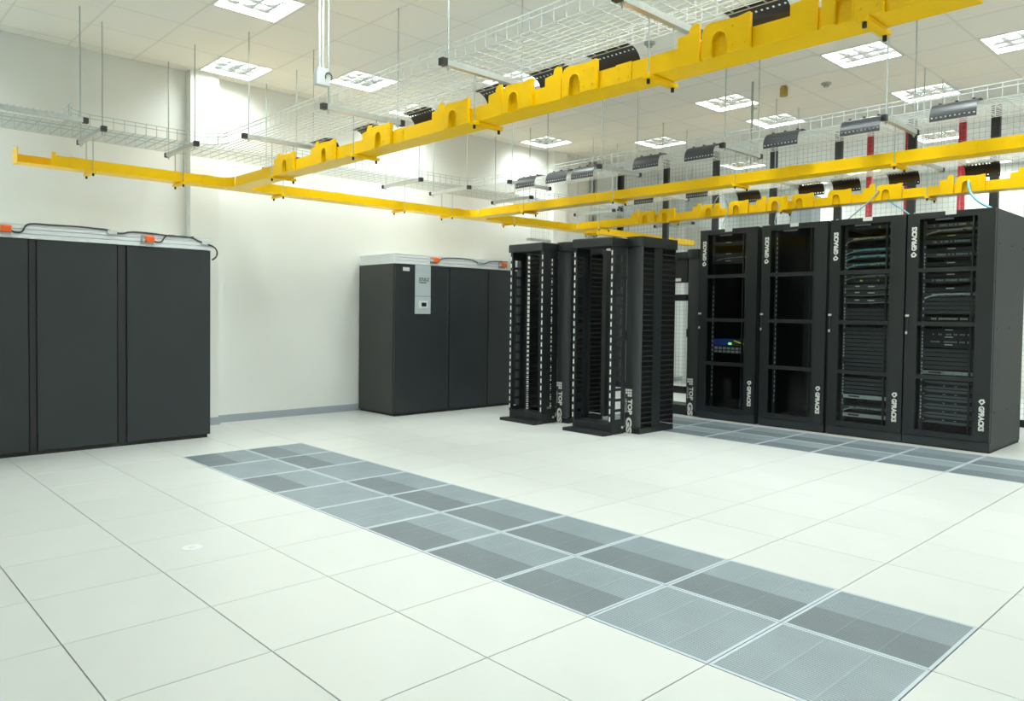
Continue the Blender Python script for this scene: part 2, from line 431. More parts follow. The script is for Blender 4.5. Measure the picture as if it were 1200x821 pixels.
# wire ladder dropping along the wall behind the open racks
t = thing('wire_ladder', 'vertical zinc wire ladder dropping below the wall tray behind open racks', 'wire ladder', (0, 0, 0))
u = MB()
for k in range(9): wire(u, (-4.5, 6.0+0.05*k, 2.53), (-4.5, 6.0+0.05*k, 3.04))
part('long_wires', u, 'wire', t, stuff=True)
u = MB()
for k in range(6): wire(u, (-4.495, 5.97, 2.54+0.1*k), (-4.495, 6.43, 2.54+0.1*k))
part('cross_wires', u, 'wire', t, stuff=True)
part('foot_bar', bx(-4.54, 5.93, 2.49, -4.50, 6.46, 2.53), 'zinc', t)

# ---- strut hangers
def hanger(axis, c, lo, hi, mid_, label, group, drop=True, zs=3.03):
    t = thing('strut_hanger', label, 'hanger', ((c, (lo+hi)/2, zs) if axis == 'y' else ((lo+hi)/2, c, zs)), group)
    h = (hi-lo)/2; off = mid_-(lo+hi)/2
    def B(u0, v0, z0, u1, v1, z1): return (u0, v0, z0, u1, v1, z1) if axis == 'x' else (v0, u0, z0, v1, u1, z1)
    def P(u, v, z): return (u, v, z) if axis == 'x' else (v, u, z)
    s = MB(); s.box(*B(-h+0.03, -0.0205, -0.0205, h-0.03, -0.0175, 0.0205)); s.box(*B(-h+0.03, 0.0175, -0.0205, h-0.03, 0.0205, 0.0205))
    s.box(*B(-h+0.03, -0.0175, -0.0205, h-0.03, 0.0175, -0.0175))
    s.box(*B(-h+0.03, -0.0175, 0.017, h-0.03, -0.009, 0.0205)); s.box(*B(-h+0.03, 0.009, 0.017, h-0.03, 0.0175, 0.0205))
    part('strut_channel', s, 'zinc', t)
    for sg in (-1, 1):
        a, b = sorted((sg*h, sg*(h-0.045)))
        part('end_cap', MB().box(*B(a, -0.024, -0.024, b, 0.024, 0.024)), 'plastic', t)
        u = sg*(h-0.065)
        part('ceiling_rod', MB().tube([P(u, 0, -0.05), P(u, 0, CZ-zs-0.001)], 0.006, 6), 'rod', t)
        part('hex_nut', MB().tube([P(u, 0, -0.034), P(u, 0, -0.022)], 0.013, 6), 'zinc', t)
    if drop:
        for sg in (-1, 1):
            u = off+sg*0.117
            part('drop_rod', MB().tube([P(u, 0, 0.02), P(u, 0, -0.385)], 0.0045, 6), 'rod', t)
            part('rod_cap', MB().tube([P(u, 0, -0.373), P(u, 0, -0.398)], 0.010, 8), 'plastic', t)
        part('duct_bracket', MB().box(*B(off-0.14, -0.022, -0.372, off+0.14, 0.022, -0.348)), 'yellow', t, 'yellow bracket bar under the duct')
    return t
order = ['first', 'second', 'third', 'fourth', 'fifth', 'sixth', 'seventh', 'eighth', 'ninth', 'tenth', 'eleventh', 'twelfth', 'thirteenth', 'fourteenth', 'fifteenth', 'sixteenth', 'seventeenth', 'eighteenth']
TC, AC, BC, CC = -4.31, 1.065, 4.585, 6.70
for q, y in enumerate((-0.41, 0.46, 1.60, 3.32, 4.13, 5.33, 7.24, 9.55)):
    hanger('x', y, -4.69, -3.82, TC, 'zinc strut hanger under the wall tray, %s from the left end' % order[q], 'hangers of the wall tray')
hanger('y', -3.63, -1.48, -0.60, -1.05, 'long bright zinc strut hanger under the tray stub at the left edge', 'hangers of the wall tray', False)
for q, x in enumerate((-3.16, -1.66, -0.09, 1.385, 2.55)):
    hanger('y', x, 0.64, 1.47, AC, 'zinc strut hanger over the nearest yellow duct, %s from the left wall' % order[q], 'hangers of the near tray')
for q, x in enumerate((-3.14, -1.655, -0.09, 1.43, 2.9)):
    hanger('y', x, 4.19, 4.98, BC, 'zinc strut hanger over the plain middle duct, %s from the left wall' % order[q], 'hangers of the middle tray')
for q, x in enumerate((-3.6, -2.33, -0.66, 1.02, 2.6)):
    hanger('y', x, 6.34, 7.06, CC, 'zinc strut hanger over the racks, %s from the left wall' % order[q], 'hangers of the far tray')

# ---- black cable drop-outs clipped to the tray edges
def dropout(L, sgn, two_rows):
    """curved plate of length L; leaves the tray edge (y=0) outward along sgn*y and bends down"""
    m = MB(); R = 0.115; th = 0.004; prof = [(-0.05, 0.0)]
    for k in range(13):
        a = PI/2*k/12; prof.append((R*math.sin(a), -R+R*math.cos(a)))
    prof += [(R, -R-0.012), (R, -R-0.034)]
    n = len(prof); ns = 10
    def strip(x0, x1, i0, i1):
        for i in range(i0, i1):
            (a, b), (c, d) = prof[i], prof[i+1]; l = math.hypot(c-a, d-b); nx, nz = -(d-b)/l*th, (c-a)/l*th
            j = len(m.v)
            for xx in (x0, x1): m.v += [(xx, sgn*a, b), (xx, sgn*c, d), (xx, sgn*(c+nx), d+nz), (xx, sgn*(a+nx), b+nz)]
            for f in ((0,1,2,3),(7,6,5,4),(0,4,5,1),(1,5,6,2),(2,6,7,3),(3,7,4,0)): m.f.append(tuple(j+k for k in f))
    rows = [(4, 5), (n-3, n-2)] if two_rows else [(n-3, n-2)]
    cur = 0
    for (a, b) in rows:
        if a > cur: strip(-L/2, L/2, cur, a)
        p = L/ns
        for k in range(ns+1):
            x = -L/2+k*p; strip(max(-L/2, x-p*0.29), min(L/2, x+p*0.29), a, b)
        cur = b
    strip(-L/2, L/2, cur, n-1)
    clip = MB()
    for x in (-L*0.36, 0, L*0.36): clip.box(x-0.010, -0.03, 0.004, x+0.010, -0.012, 0.012)
    return m.mesh('curved_plate', M['plastic' if two_rows else 'sheen']), clip.mesh('tray_clips', M['plastic'])
d_far, d_near = dropout(0.34, 1, True), dropout(0.33, -1, False)
def put_drop(x, y, kind, label, group):
    t = thing('cable_dropout', label, 'cable guide', (x, y, TZ+0.006), group)
    link('curved_plate', kind[0], t); link('tray_clips', kind[1], t)
for q, x in enumerate((-2.92, -2.12, -1.32, -0.36, 0.22, 0.77, 1.79)):
    put_drop(x, 1.36, d_far, 'black curved cable drop-out behind the nearest duct, %s from the left' % order[q], 'drop-outs on the near tray')
for q, x in enumerate((-3.14, -2.78, -2.26, -1.85, -0.96, -0.31, 0.55, 1.26, 1.97)[1:]):
    put_drop(x, 4.25, d_near, 'shiny black curved cable drop-out on the middle tray, %s from the left' % order[q], 'drop-outs on the middle tray')
for q, (x, y) in enumerate(((-2.54, 6.38), (-1.68, 6.38))):
    put_drop(x, y, d_near, 'black curved drop-out on the far tray, facing the room, %s from the left' % order[q], 'drop-outs on the far tray')
for q, x in enumerate((-1.40, -0.53, -0.08, 0.59, 1.40)):
    put_drop(x, 7.02, d_far, 'black curved drop-out on the far tray above the racks, %s from the left' % order[q], 'drop-outs on the far tray')

# ================================================================ yellow fibre ducts
YZ0, YZ1 = 2.685, 2.787; YW = 0.10; YT = 0.005
def duct_channel(parent, axis, lo, hi, c, near=True, far=True):
    m = MB()
    def B(u0, v0, z0, u1, v1, z1): m.box(*((u0, v0, z0, u1, v1, z1) if axis == 'x' else (v0, u0, z0, v1, u1, z1)))
    B(lo, c-YW, YZ0, hi, c+YW, YZ0+YT)
    if near: B(lo, c-YW, YZ0+YT, hi, c-YW+YT, YZ1)
    if far: B(lo, c+YW-YT, YZ0+YT, hi, c+YW, YZ1)
    return part('duct_channel', m, 'yellow', parent)
def splice(parent, axis, u, c, side):
    m = MB()
    v0, v1 = sorted((c+side*(YW+0.001), c+side*(YW+0.005)))
    def B(u0, v0, z0, u1, v1, z1): m.box(*((u0, v0, z0, u1, v1, z1) if axis == 'x' else (v0, u0, z0, v1, u1, z1)))
    B(u-0.055, v0, YZ0-0.004, u+0.055, v1, YZ1+0.004)
    v2, v3 = sorted((c+side*(YW+0.005), c+side*(YW+0.009)))
    for du in (-0.035, 0.035):
        for z in (YZ0+0.022, YZ1-0.022): B(u+du-0.005, v2, z-0.005, u+du+0.005, v3, z+0.005)
    part('splice_plate', m, 'yellow', parent)
def arc(cx, cz, r, a0, a1, n=6): return [(cx+r*math.cos(math.radians(a0+(a1-a0)*k/n)), cz+r*math.sin(math.radians(a0+(a1-a0)*k/n))) for k in range(n+1)]
RP = [(0.06, -0.004), (0.0, -0.004)]+arc(0.055, 0.118, 0.055, 180, 90)+[(0.20, 0.163), (0.262, 0.172), (0.27, 0.172), (0.27, -0.004), (0.142, -0.004)]+arc(0.101, 0.078, 0.041, 0, 180, 8)
LP = [(0, -0.004), (0, 0.150), (0.072, 0.158)]+arc(0.108, 0.165, 0.036, 175, 90, 4)+[(0.13, 0.196), (0.135, 0.18), (0.135, -0.004)]
def hood(poly, depth, name):
    m = MB(); n = len(poly)
    fn = lambda a, b, d: (a, d, b)
    m.v += [fn(a, b, -depth) for a, b in poly]+[fn(a, b, 0.0) for a, b in poly]+[fn(a, b, -depth+0.005) for a, b in poly]
    m.f.append(tuple(range(n)))
    m.f.append(tuple(2*n+k for k in reversed(range(n))))
    for k in range(n):
        m.f.append((k, n+k, n+(k+1) % n, (k+1) % n)); 
    return m.mesh(name, M['yellow'])
rp_me, lp_me = hood(RP, 0.030, 'exit_hood'), hood(LP, 0.012, 'exit_fin')
BP = [(0.0, 0.0)]+arc(0.055, 0.113, 0.055, 180, 90)+[(0.20, 0.158), (0.27, 0.165), (0.27, 0.0)]
back_me = MB().prism(BP, lambda a, b, d: (a, d, b), -0.004, 0.0).mesh('hood_back', M['yellow'])
lip = MB(); lip.tube([(a, -0.030, b) for a, b in [(0.142, 0.0)]+arc(0.101, 0.078, 0.041, 0, 180, 8)+[(0.060, 0.0)]], 0.0045, 6)
lip_me = lip.mesh('arch_lip', M['yellow'], True)
bolt_me = MB().tube([(0, -0.0305, 0), (0, -0.036, 0)], 0.006, 6).mesh('hood_bolt', M['yellow'])
def outlet(parent, x, yw, full=True):
    if full: link('exit_fin', lp_me, parent, (x, yw-0.001, YZ0))
    h = link('exit_hood', rp_me, parent, (x+0.16, yw-0.001, YZ0)); link('hood_back', back_me, h); link('arch_lip', lip_me, h); [link('hood_bolt', bolt_me, h, (a, 0, b)) for a, b in ((0.175, 0.03), (0.245, 0.03), (0.175, 0.125), (0.245, 0.125))]
FRD = 0.14
# duct along the wall with three tees
dT = thing('fibre_duct', 'long yellow cable duct crossing the room along the left wall', 'cable duct', (0, 0, 0), 'yellow cable ducts')
m = MB(); m.box(TC-YW, -1.04, YZ0, TC+YW, 10.2, YZ0+YT); part('duct_floor', m, 'yellow', dT)
m = MB(); m.box(TC-YW, -1.04, YZ0+YT, TC-YW+YT, 10.2, YZ1); part('duct_side', m, 'yellow', dT)
ed = [-0.76]
for c in (AC, BC, CC): ed += [c-YW-FRD, c+YW+FRD]
ed.append(10.2)
for a, b in zip(ed[::2], ed[1::2]):
    part('duct_side', bx(TC+YW-YT, a, YZ0+YT, TC+YW, b, YZ1), 'yellow', dT)
for c in (AC, BC, CC):
    for s in (-1, 1):
        cx, cy = TC+YW+FRD, c+s*(YW+FRD); pts = []
        for k in range(9):
            a = PI/2*k/8; pts.append((cx-FRD*math.cos(a), cy-s*FRD*math.sin(a)))
        part('corner_side', MB().sweep_wall(pts, YZ0+YT, YZ1, YT), 'yellow', dT)
        f = MB(); n = len(pts); poly = pts+[(TC+YW, c+s*YW)]
        f.prism(poly, lambda a, b, d: (a, b, d), YZ0, YZ0+YT); part('corner_floor', f, 'yellow', dT)
    part('tee_floor', bx(TC+YW, c-YW, YZ0, TC+YW+FRD+0.02, c+YW, YZ0+YT), 'yellow', dT)
    for s in (-1, 1): splice(dT, 'y', c+s*(YW+FRD+0.10), TC, 1)
part('end_plate', bx(TC-YW-0.002, -1.046, YZ0-0.003, TC+YW+0.002, -1.04, YZ1+0.035), 'yellow', dT, 'upright end plate')
part('side_spur', bx(TC+YW-YT, -0.765, YZ0, TC+YW+0.004, -0.73, YZ1+0.028), 'yellow', dT)
for y in (-0.55, 2.35): splice(dT, 'y', y, TC, 1)
x0 = TC+YW+FRD+0.021
dA = thing('fibre_duct', 'nearest yellow cable duct with arched side exits, running toward the viewer', 'cable duct', (0, 0, 0), 'yellow cable ducts')
for a, b in ((x0, -1.02), (-1.018, 1.20), (1.202, 2.95)): duct_channel(dA, 'x', a, b, AC)
for x in (-3.36, -1.02, 1.20): splice(dA, 'x', x, AC, -1)
for x in (-3.13, -2.39, -1.53, -0.58, 0.05, 0.585, 1.57, 2.2): outlet(dA, x, AC-YW)
dB = thing('fibre_duct', 'plain yellow cable duct in the middle, without side exits', 'cable duct', (0, 0, 0), 'yellow cable ducts')
for a, b in ((x0, -1.99), (-1.988, 0.50), (0.502, 3.4)): duct_channel(dB, 'x', a, b, BC)
for x in (-3.3, -1.99, -0.35, 0.50, 2.0): splice(dB, 'x', x, BC, -1)
dC = thing('fibre_duct', 'far yellow cable duct with arched side exits above the glass door racks', 'cable duct', (0, 0, 0), 'yellow cable ducts')
for a, b in ((x0, -0.72), (-0.718, 3.5)): duct_channel(dC, 'x', a, b, CC)
for x in (-3.0, -1.95, -1.0, 0.33, 1.14, 1.79): outlet(dC, x, CC-YW)
for x in (-2.66, -1.54, -0.68, -0.23): outlet(dC, x, CC-YW, False)

# junction box on conduits beside the second strut of the near tray
t = thing('junction_box', 'white junction box with cable loop on conduits hanging from the ceiling', 'junction box', (-1.64, 0.63, 3.19))
part('box_body', bx(-0.03, -0.06, 0, 0.03, 0.06, 0.10), 'boxg', t)
part('box_collar', bx(-0.025, -0.05, 0.101, 0.025, 0.05, 0.14), 'boxg', t)
for yy in (-0.02, 0.012): part('conduit', MB().tube([(0, yy, 0.14), (0, yy, CZ-3.19)], 0.010, 8), 'zinc', t)
part('cable_loop', MB().tube([(0.036, 0.045+0.03*math.cos(a), 0.07+0.035*math.sin(a)) for a in [x*PI/6-0.6 for x in range(9)]], 0.005, 6), 'cable', t)

# ================================================================ wall cooling cabinets
def cooling_cabinet(nm, label, X1, y0, y1, seams, ztop=1.956, zdeck=2.078, seam_m='deep'):
    t = thing(nm, label, 'cooling unit', (X1, y0, 0), 'wall cooling cabinets')
    D = X1-WX-0.03; L = y1-y0
    part('cabinet_body', bx(-D, 0.012, 0.03, -0.03, L-0.012, ztop), 'black', t)
    part('plinth', bx(-D, 0.03, 0.0, -0.02, L-0.03, 0.03), 'deep', t)
    ed = [0]+[v for s in seams for v in (s[0]-y0, s[1]-y0)]+[L]
    for a, b in zip(ed[::2], ed[1::2]):
        p = part('front_panel', MB().bevbox(-(b-0.004), 0.035, 0, -(a+0.004), ztop-0.004, 0.026, 0.004), 'black', t)
        p.matrix_local = Matrix(((0, 0, 1, -0.028), (-1, 0, 0, 0), (0, 1, 0, 0), (0, 0, 0, 1)))
    for s in seams:
        part('seam_post', bx(-0.03, s[0]-y0+0.006, 0.03, -0.014, s[1]-y0-0.006, ztop-0.004), seam_m, t)
    for yy, nm2 in ((-0.001, 'side_panel'), (L-0.011, 'side_panel')):
        part(nm2, bx(-D, yy, 0.035, -0.036, yy+0.012, ztop-0.003), 'grayblk', t)
    dk = MB(); dk.box(-D, 0.0, ztop+0.001, -0.008, L, zdeck)
    part('deck_body', dk, 'alu', t)
    for z in (ztop+0.005, ztop+0.046, ztop+0.086):
        part('deck_slat', bx(-D+0.002, -0.004, z, 0.004, L+0.004, z+0.034), 'alu', t)
    part('deck_lid', bx(-D, -0.006, zdeck, 0.006, L+0.006, zdeck+0.008), 'alu', t)
    return t
c1 = cooling_cabinet('cooling_cabinet', 'wide black cooling cabinet at the left edge with three front panels', -3.90, -1.85, 0.635, ((-1.02, -0.96), (-0.275, -0.195)))
c2 = cooling_cabinet('cooling_cabinet', 'black cooling cabinet with a light grey control strip, beside the open racks', -4.00, 3.04, 5.35, ((3.905, 3.945), (4.62, 4.655)), seam_m='grayblk')
# control strip on the second cabinet
y = 0.315
part('control_strip', bx(0.0, y, 1.55, 0.012, y+0.25, 1.954), 'greyp', c2, 'light grey strip with printed maker name')
part('control_door', bx(0.0, y, 1.318, 0.014, y+0.25, 1.545), 'greyp', c2, 'light grey door with small display')
bezel = part('display_bezel', bx(0.0142, y+0.055, 1.395, 0.022, y+0.20, 1.49), 'offw', c2)
part('display', bx(0.0222, y+0.095, 1.415, 0.0235, y+0.175, 1.465), 'screen', bezel)
part('rating_sticker', bx(-0.0015, 0.125, 1.868, -0.0005, 0.23, 1.915), 'white', c2, 'small white sticker')
def face_x(o, parent, loc): o.parent = parent; o.matrix_local = Matrix(((0, 0, 1, loc[0]), (1, 0, 0, loc[1]), (0, 1, 0, loc[2]), (0, 0, 0, 1)))
strip = [c for c in c2.children if c.name.startswith('control_strip')][0]
for body, sz, z, bold in (('STULZ', 0.058, 1.765, 0.001), ('CYBERAIR', 0.028, 1.725, 0.0)):
    o = link('maker_lettering', text_mesh('maker_lettering', body, sz, 'cable', bold), None); face_x(o, strip, (0.0135, y+0.055, z))
def actuator(label, X, Y, Z):
    t = thing('damper_actuator', label, 'actuator', (X, Y, Z), 'orange damper actuators')
    part('mount_plate', bx(0.0, -0.07, -0.05, 0.006, 0.05, 0.035), 'rod', t)
    part('actuator_body', MB().bevbox(0.008, -0.035, -0.03, 0.055, 0.045, 0.030, 0.01), 'orange', t)
    part('clamp', MB().tube([(0.008, -0.055, -0.012), (0.05, -0.055, -0.012)], 0.016, 8), 'silver', t)
    part('cable_gland', MB().tube([(0.03, 0.046, -0.018), (0.03, 0.062, -0.022)], 0.008, 6), 'plastic', t)
actuator('orange damper actuator at the left edge on the wide cabinet', -3.895, -1.205, 2.032)
actuator('orange damper actuator near the right end of the wide cabinet', -3.895, 0.005, 2.028)
actuator('orange damper actuator above the grey control strip', -3.995, 3.67, 2.032)
actuator('orange damper actuator next to the left open rack', -3.995, 4.90, 2.030)
def wave(p0, p1, n, amp, seed):
    r = random.Random(seed); out = []
    for k in range(n+1):
        f = k/n; out.append((p0[0]+(p1[0]-p0[0])*f, p0[1]+(p1[1]-p0[1])*f, p0[2]+(p1[2]-p0[2])*f+amp*(r.random()-0.5)))
    return out
def smooth(pts, it=2):
    pts = [Vector(p) for p in pts]
    for _ in range(it):
        q = [pts[0]]
        for a, b in zip(pts, pts[1:]): q += [a*0.75+b*0.25, a*0.25+b*0.75]
        q.append(pts[-1]); pts = q
    return pts
xc = -3.886
p = [(xc, -1.14, 2.008), (xc, -1.07, 2.005), (xc, -1.05, 2.07), (xc+0.003, -1.0, 2.095), (xc, -0.85, 2.092), (xc, -0.6, 2.098), (xc, -0.45, 2.092), (xc, -0.36, 2.09), (xc, -0.31, 2.065), (xc, -0.24, 2.06), (xc, -0.15, 2.092), (xc, 0.1, 2.085), (xc, 0.2, 2.075), (xc, 0.42, 2.082), (xc, 0.5, 2.045), (xc, 0.58, 2.02), (xc, 0.66, 2.0), (xc, 0.70, 1.95), (xc-0.01, 0.69, 1.89), (xc-0.03, 0.652, 1.86)]
cbl = thing('cable', 'black cable lying along the top of the wide left cabinet', 'cable', (0, 0, 0), 'black cables')
part('cable_run', MB().tube(smooth(p), 0.008, 6), 'cable', cbl, smooth=True)
part('cable_run', MB().tube(smooth([(xc, 0.067, 2.006), (xc, 0.13, 2.005), (xc, 0.16, 2.06), (xc, 0.2, 2.088), (xc, 0.36, 2.07), (xc, 0.45, 2.085)]), 0.006, 6), 'cable', cbl, smooth=True)
part('plug_connector', bx(xc, -0.37, 2.05, xc+0.02, -0.29, 2.085), 'offw', cbl, 'white plug')
part('plug_connector', bx(xc, 0.53, 2.012, xc+0.02, 0.59, 2.05), 'offw', cbl, 'white plug')
xc = -3.986
cb2 = thing('cable', 'thin black cable along the top of the cabinet with control strip', 'cable', (0, 0, 0), 'black cables')
part('cable_run', MB().tube(smooth([(xc, 3.73, 2.01), (xc, 3.8, 2.075), (xc, 4.3, 2.083), (xc, 4.42, 2.04), (xc, 4.55, 2.02), (xc, 4.66, 2.075), (xc, 5.0, 2.08)]), 0.006, 6), 'cable', cb2, smooth=True)
part('plug_connector', bx(xc, 4.42, 2.02, xc+0.015, 4.5, 2.045), 'gcable', cb2)
sc = MB()
for yy in (-0.05, -0.75):
    for zz in (0.12, 0.95, 1.82): sc.tube([(yy-0.05, -0.001, zz), (yy-0.05, -0.006, zz)], 0.010, 6)
part('panel_screws', sc, 'plastic', c2)

# ================================================================ open racks with cable managers
def comb(m, x0, x1, y0, y1, z0, z1, pitch):
    n = int((z1-z0)/pitch)
    for k in range(n+1):
        z = z0+k*pitch; m.box(x0, y0, z-0.006, x1, y1, z+0.006)
def ladder(m, fn, u0, u1, z0, z1, pitch, hole_u, hole_z, zoff=0.0):
    """plate in (u,z) with a column of rectangular holes; fn(u0,z0,u1,z1)"""
    c = (u0+u1)/2; fn(u0, z0, c-hole_u/2, z1); fn(c+hole_u/2, z0, u1, z1)
    z = z0+zoff; prev = z0
    while z+hole_z < z1:
        fn(c-hole_u/2, prev, c+hole_u/2, z); prev = z+hole_z; z += pitch
    fn(c-hole_u/2, prev, c+hole_u/2, z1)
def gs_logo(parent, x, yf, zt, s=1.0):
    m = MB()
    for i in range(3):
        for j in range(3):
            if i == 0 and j == 2: continue
            w0 = 0.024 if not (i == 2 and j < 2) else 0.024
            m.box(x+0.030*i*1.0-0.0, yf-0.002, zt-0.03*j-0.024, x+0.030*i+w0, yf, zt-0.03*j)
    part('logo_grid', m, 'white', parent, 'white printed grid of squares')
    for body, sz, xx, z, bold, st in (('TOP', 0.078, x+0.058, zt-0.115, 0.0035, 1.12), ('GS', 0.100, x+0.045, zt-0.32, 0.005, 1.45), ('NETWORK', 0.028, x+0.006, zt-0.115, 0.0, 1.1)):
        o = link('lettering', text_mesh('lettering', body, sz, 'white', bold, st), parent)
        o.matrix_local = Matrix(((0, 1, 0, xx), (0, 0, -1, yf-0.0005), (-1, 0, 0, z), (0, 0, 0, 1)))
HR = 2.10
def manager(t, xa, xb, y0, y1, logo=True, capz=2.215):
    ym = y0+(y1-y0)*0.36; yn = y0+(y1-y0)*0.60
    part('spine_panel', bx(xa+0.004, ym, 0.06, xb-0.004, yn, HR), 'black2', t)
    for (a, b) in ((y0+0.035, ym), (yn, y1-0.012)):
        for xx in (xa, xb-0.016):
            cm = MB(); comb(cm, xx, xx+0.016, a, b, 0.12, HR-0.03, 0.058); part('finger_comb', cm, 'plastic', t, stuff=True)
    d = MB(); prof = [(xa+0.002, y0+0.03)]+[(xa+0.002+(xb-xa-0.004)*(0.5-0.5*math.cos(math.radians(a))), y0+0.03-0.045*math.sin(math.radians(a))) for a in range(15, 180, 15)]+[(xb-0.002, y0+0.03)]
    d.prism(prof, lambda a, b, dd: (a, b, dd), 0.07, HR)
    dd = part('manager_door', d, 'doorg', t, 'rounded door with white printed maker name')
    part('door_latch', bx(xa+0.012, y0-0.015, 1.05, xa+0.024, y0+0.0, 1.16), 'plastic', dd)
    part('rear_door', bx(xa+0.002, y1-0.012, 0.07, xb-0.002, y1, HR), 'deep', t)
    c = MB(); prof2 = [(xa-0.01, y1+0.01), (xa-0.01, y0+0.02)]+[(xa-0.01+(xb-xa+0.02)*(0.5-0.5*math.cos(math.radians(a))), y0+0.02-0.06*math.sin(math.radians(a))) for a in range(15, 180, 15)]+[(xb+0.01, y0+0.02), (xb+0.01, y1+0.01)]
    c.prism(prof2, lambda a, b, d_: (a, b, d_), HR+0.002, capz); part('manager_cap', c, 'black2', t)
    part('manager_base', bx(xa, y0, 0.0, xb, y1, 0.062), 'black2', t)
    if logo: gs_logo(dd, xa+0.045, y0-0.018, 0.50)
def open_rack(label, X, Y, left_manager=False):
    t = thing('open_rack', label, 'open rack', (X, Y, 0), 'open cable racks')
    W = 0.57
    part('foot_plate', bx(-0.02, -0.01, 0, W+0.01, 0.14, 0.034), 'black2', t)
    part('base_box', bx(0.0, 0.141, 0.0, W, 0.375, 0.115), 'black2', t)
    marks = MB()
    for s in (0, 1):
        xf0, xf1 = (0.0, 0.040) if s == 0 else (W-0.040, W)
        part('front_flange', bx(xf0, 0.13, 0.116, xf1, 0.134, HR), 'black2', t)
        z = 0.15; xm = 0.004 if s == 0 else W-0.024
        while z < HR-0.06: marks.box(xm, 0.1275, z, xm+0.016, 0.1297, z+0.052); z += 0.088
        m = MB(); xw = 0.0 if s == 0 else W-0.004
        ladder(m, lambda u0, z0, u1, z1: m.box(xw, u0, z0, xw+0.004, u1, z1), 0.134, 0.375, 0.116, HR, 0.117, 0.10, 0.085, 0.05)
        part('side_channel', m, 'black2', t)
        part('rear_flange', bx(xf0, 0.371, 0.116, xf1, 0.375, HR), 'black2', t)
    part('unit_marks', marks, 'white', t, 'white dashes down both posts', stuff=True)
    part('dark_filler', bx(0.02, 0.62, 0.116, 0.08, 0.80, HR), 'deep', t)  # added dark box, hides the bright wall seen through the rack
    part('top_cap', MB().bevbox(-0.005, 0.10, HR, W+0.005, 0.40, 2.20, 0.01), 'black2', t)
    manager(t, W-0.06, W+0.165, 0.43, 1.09)
    if left_manager: manager(t, -0.24, -0.05, 0.46, 1.17, False, 2.19)
    part('ground_bolt', MB().tube([(W+0.012, 0.33, 0.07), (W+0.001, 0.33, 0.07)], 0.014, 8), 'silver', t)
    return t
open_rack('left one of the two black open racks standing on white tiles', -2.945, 3.935, True)
open_rack('right one of the two black open racks standing on white tiles', -1.885, 3.935)
# third one, in the rack row, mostly hidden
t = thing('open_rack', 'black open rack with cable manager left of the glass door racks', 'open rack', (-2.30, 6.14, 0), 'open cable racks')
manager(t, 0.54, 0.735, 0.06, 0.75)
part('left_post', bx(0.0, 0.08, 0.0, 0.06, 0.4, HR), 'black2', t)
part('top_beam', bx(0.0, 0.08, HR, 0.52, 0.4, 2.19), 'black2', t)
part('blank_panel', bx(0.07, 0.10, 1.78, 0.52, 0.12, HR), 'deep', t)
part('shelf', bx(0.07, 0.08, 1.54, 0.52, 0.4, 1.62), 'black2', t)
part('lower_bar', bx(0.07, 0.08, 0.32, 0.52, 0.12, 0.38), 'black2', t)
part('base_bar', bx(0.06, 0.08, 0.0, 0.53, 0.4, 0.13), 'black2', t)
part('white_label', bx(0.3, 0.095, 1.80, 0.42, 0.0985, 1.84), 'white', t, 'white label strip')

# ================================================================ glass door racks
RY, RH, RD = 6.14, 2.44, 1.14
def gp_logo(parent, cx, yf, z, up):
    """emblem plus lettering, reading upwards (up=1) or downwards (up=-1), starting at z"""
    s = 1 if up else -1
    em = MB()
    out = [(0.0, 0.030), (0.030, -0.004), (0.012, -0.028), (-0.020, -0.030), (-0.030, 0.0)]
    inn = [(0.001, 0.012), (0.011, -0.001), (0.005, -0.012), (-0.009, -0.012), (-0.012, 0.0)]
    n = 5; fn = lambda a, b, d: (cx+s*a, d, z+s*(b+0.032))
    i = len(em.v); em.v += [fn(a, b, yf-0.002) for a, b in out]+[fn(a, b, yf-0.002) for a, b in inn]+[fn(a, b, yf) for a, b in out]
    for k in range(n):
        em.f.append((k, (k+1) % n, n+(k+1) % n, n+k)); em.f.append((k, 2*n+k, 2*n+(k+1) % n, (k+1) % n))
    part('emblem', em, 'white', parent, 'pale angular ring emblem')
    o = link('lettering', text_mesh('lettering', 'GPRACKS', 0.064, 'white', 0.0036, 0.90), parent)
    if up: o.matrix_local = Matrix(((0, -1, 0, cx+0.003), (0, 0, -1, yf-0.0005), (1, 0, 0, z+0.072), (0, 0, 0, 1)))
    else: o.matrix_local = Matrix(((0, 1, 0, cx-0.003), (0, 0, -1, yf-0.0005), (-1, 0, 0, z-0.072), (0, 0, 0, 1)))
GX0, GX1 = 0.122, 0.648
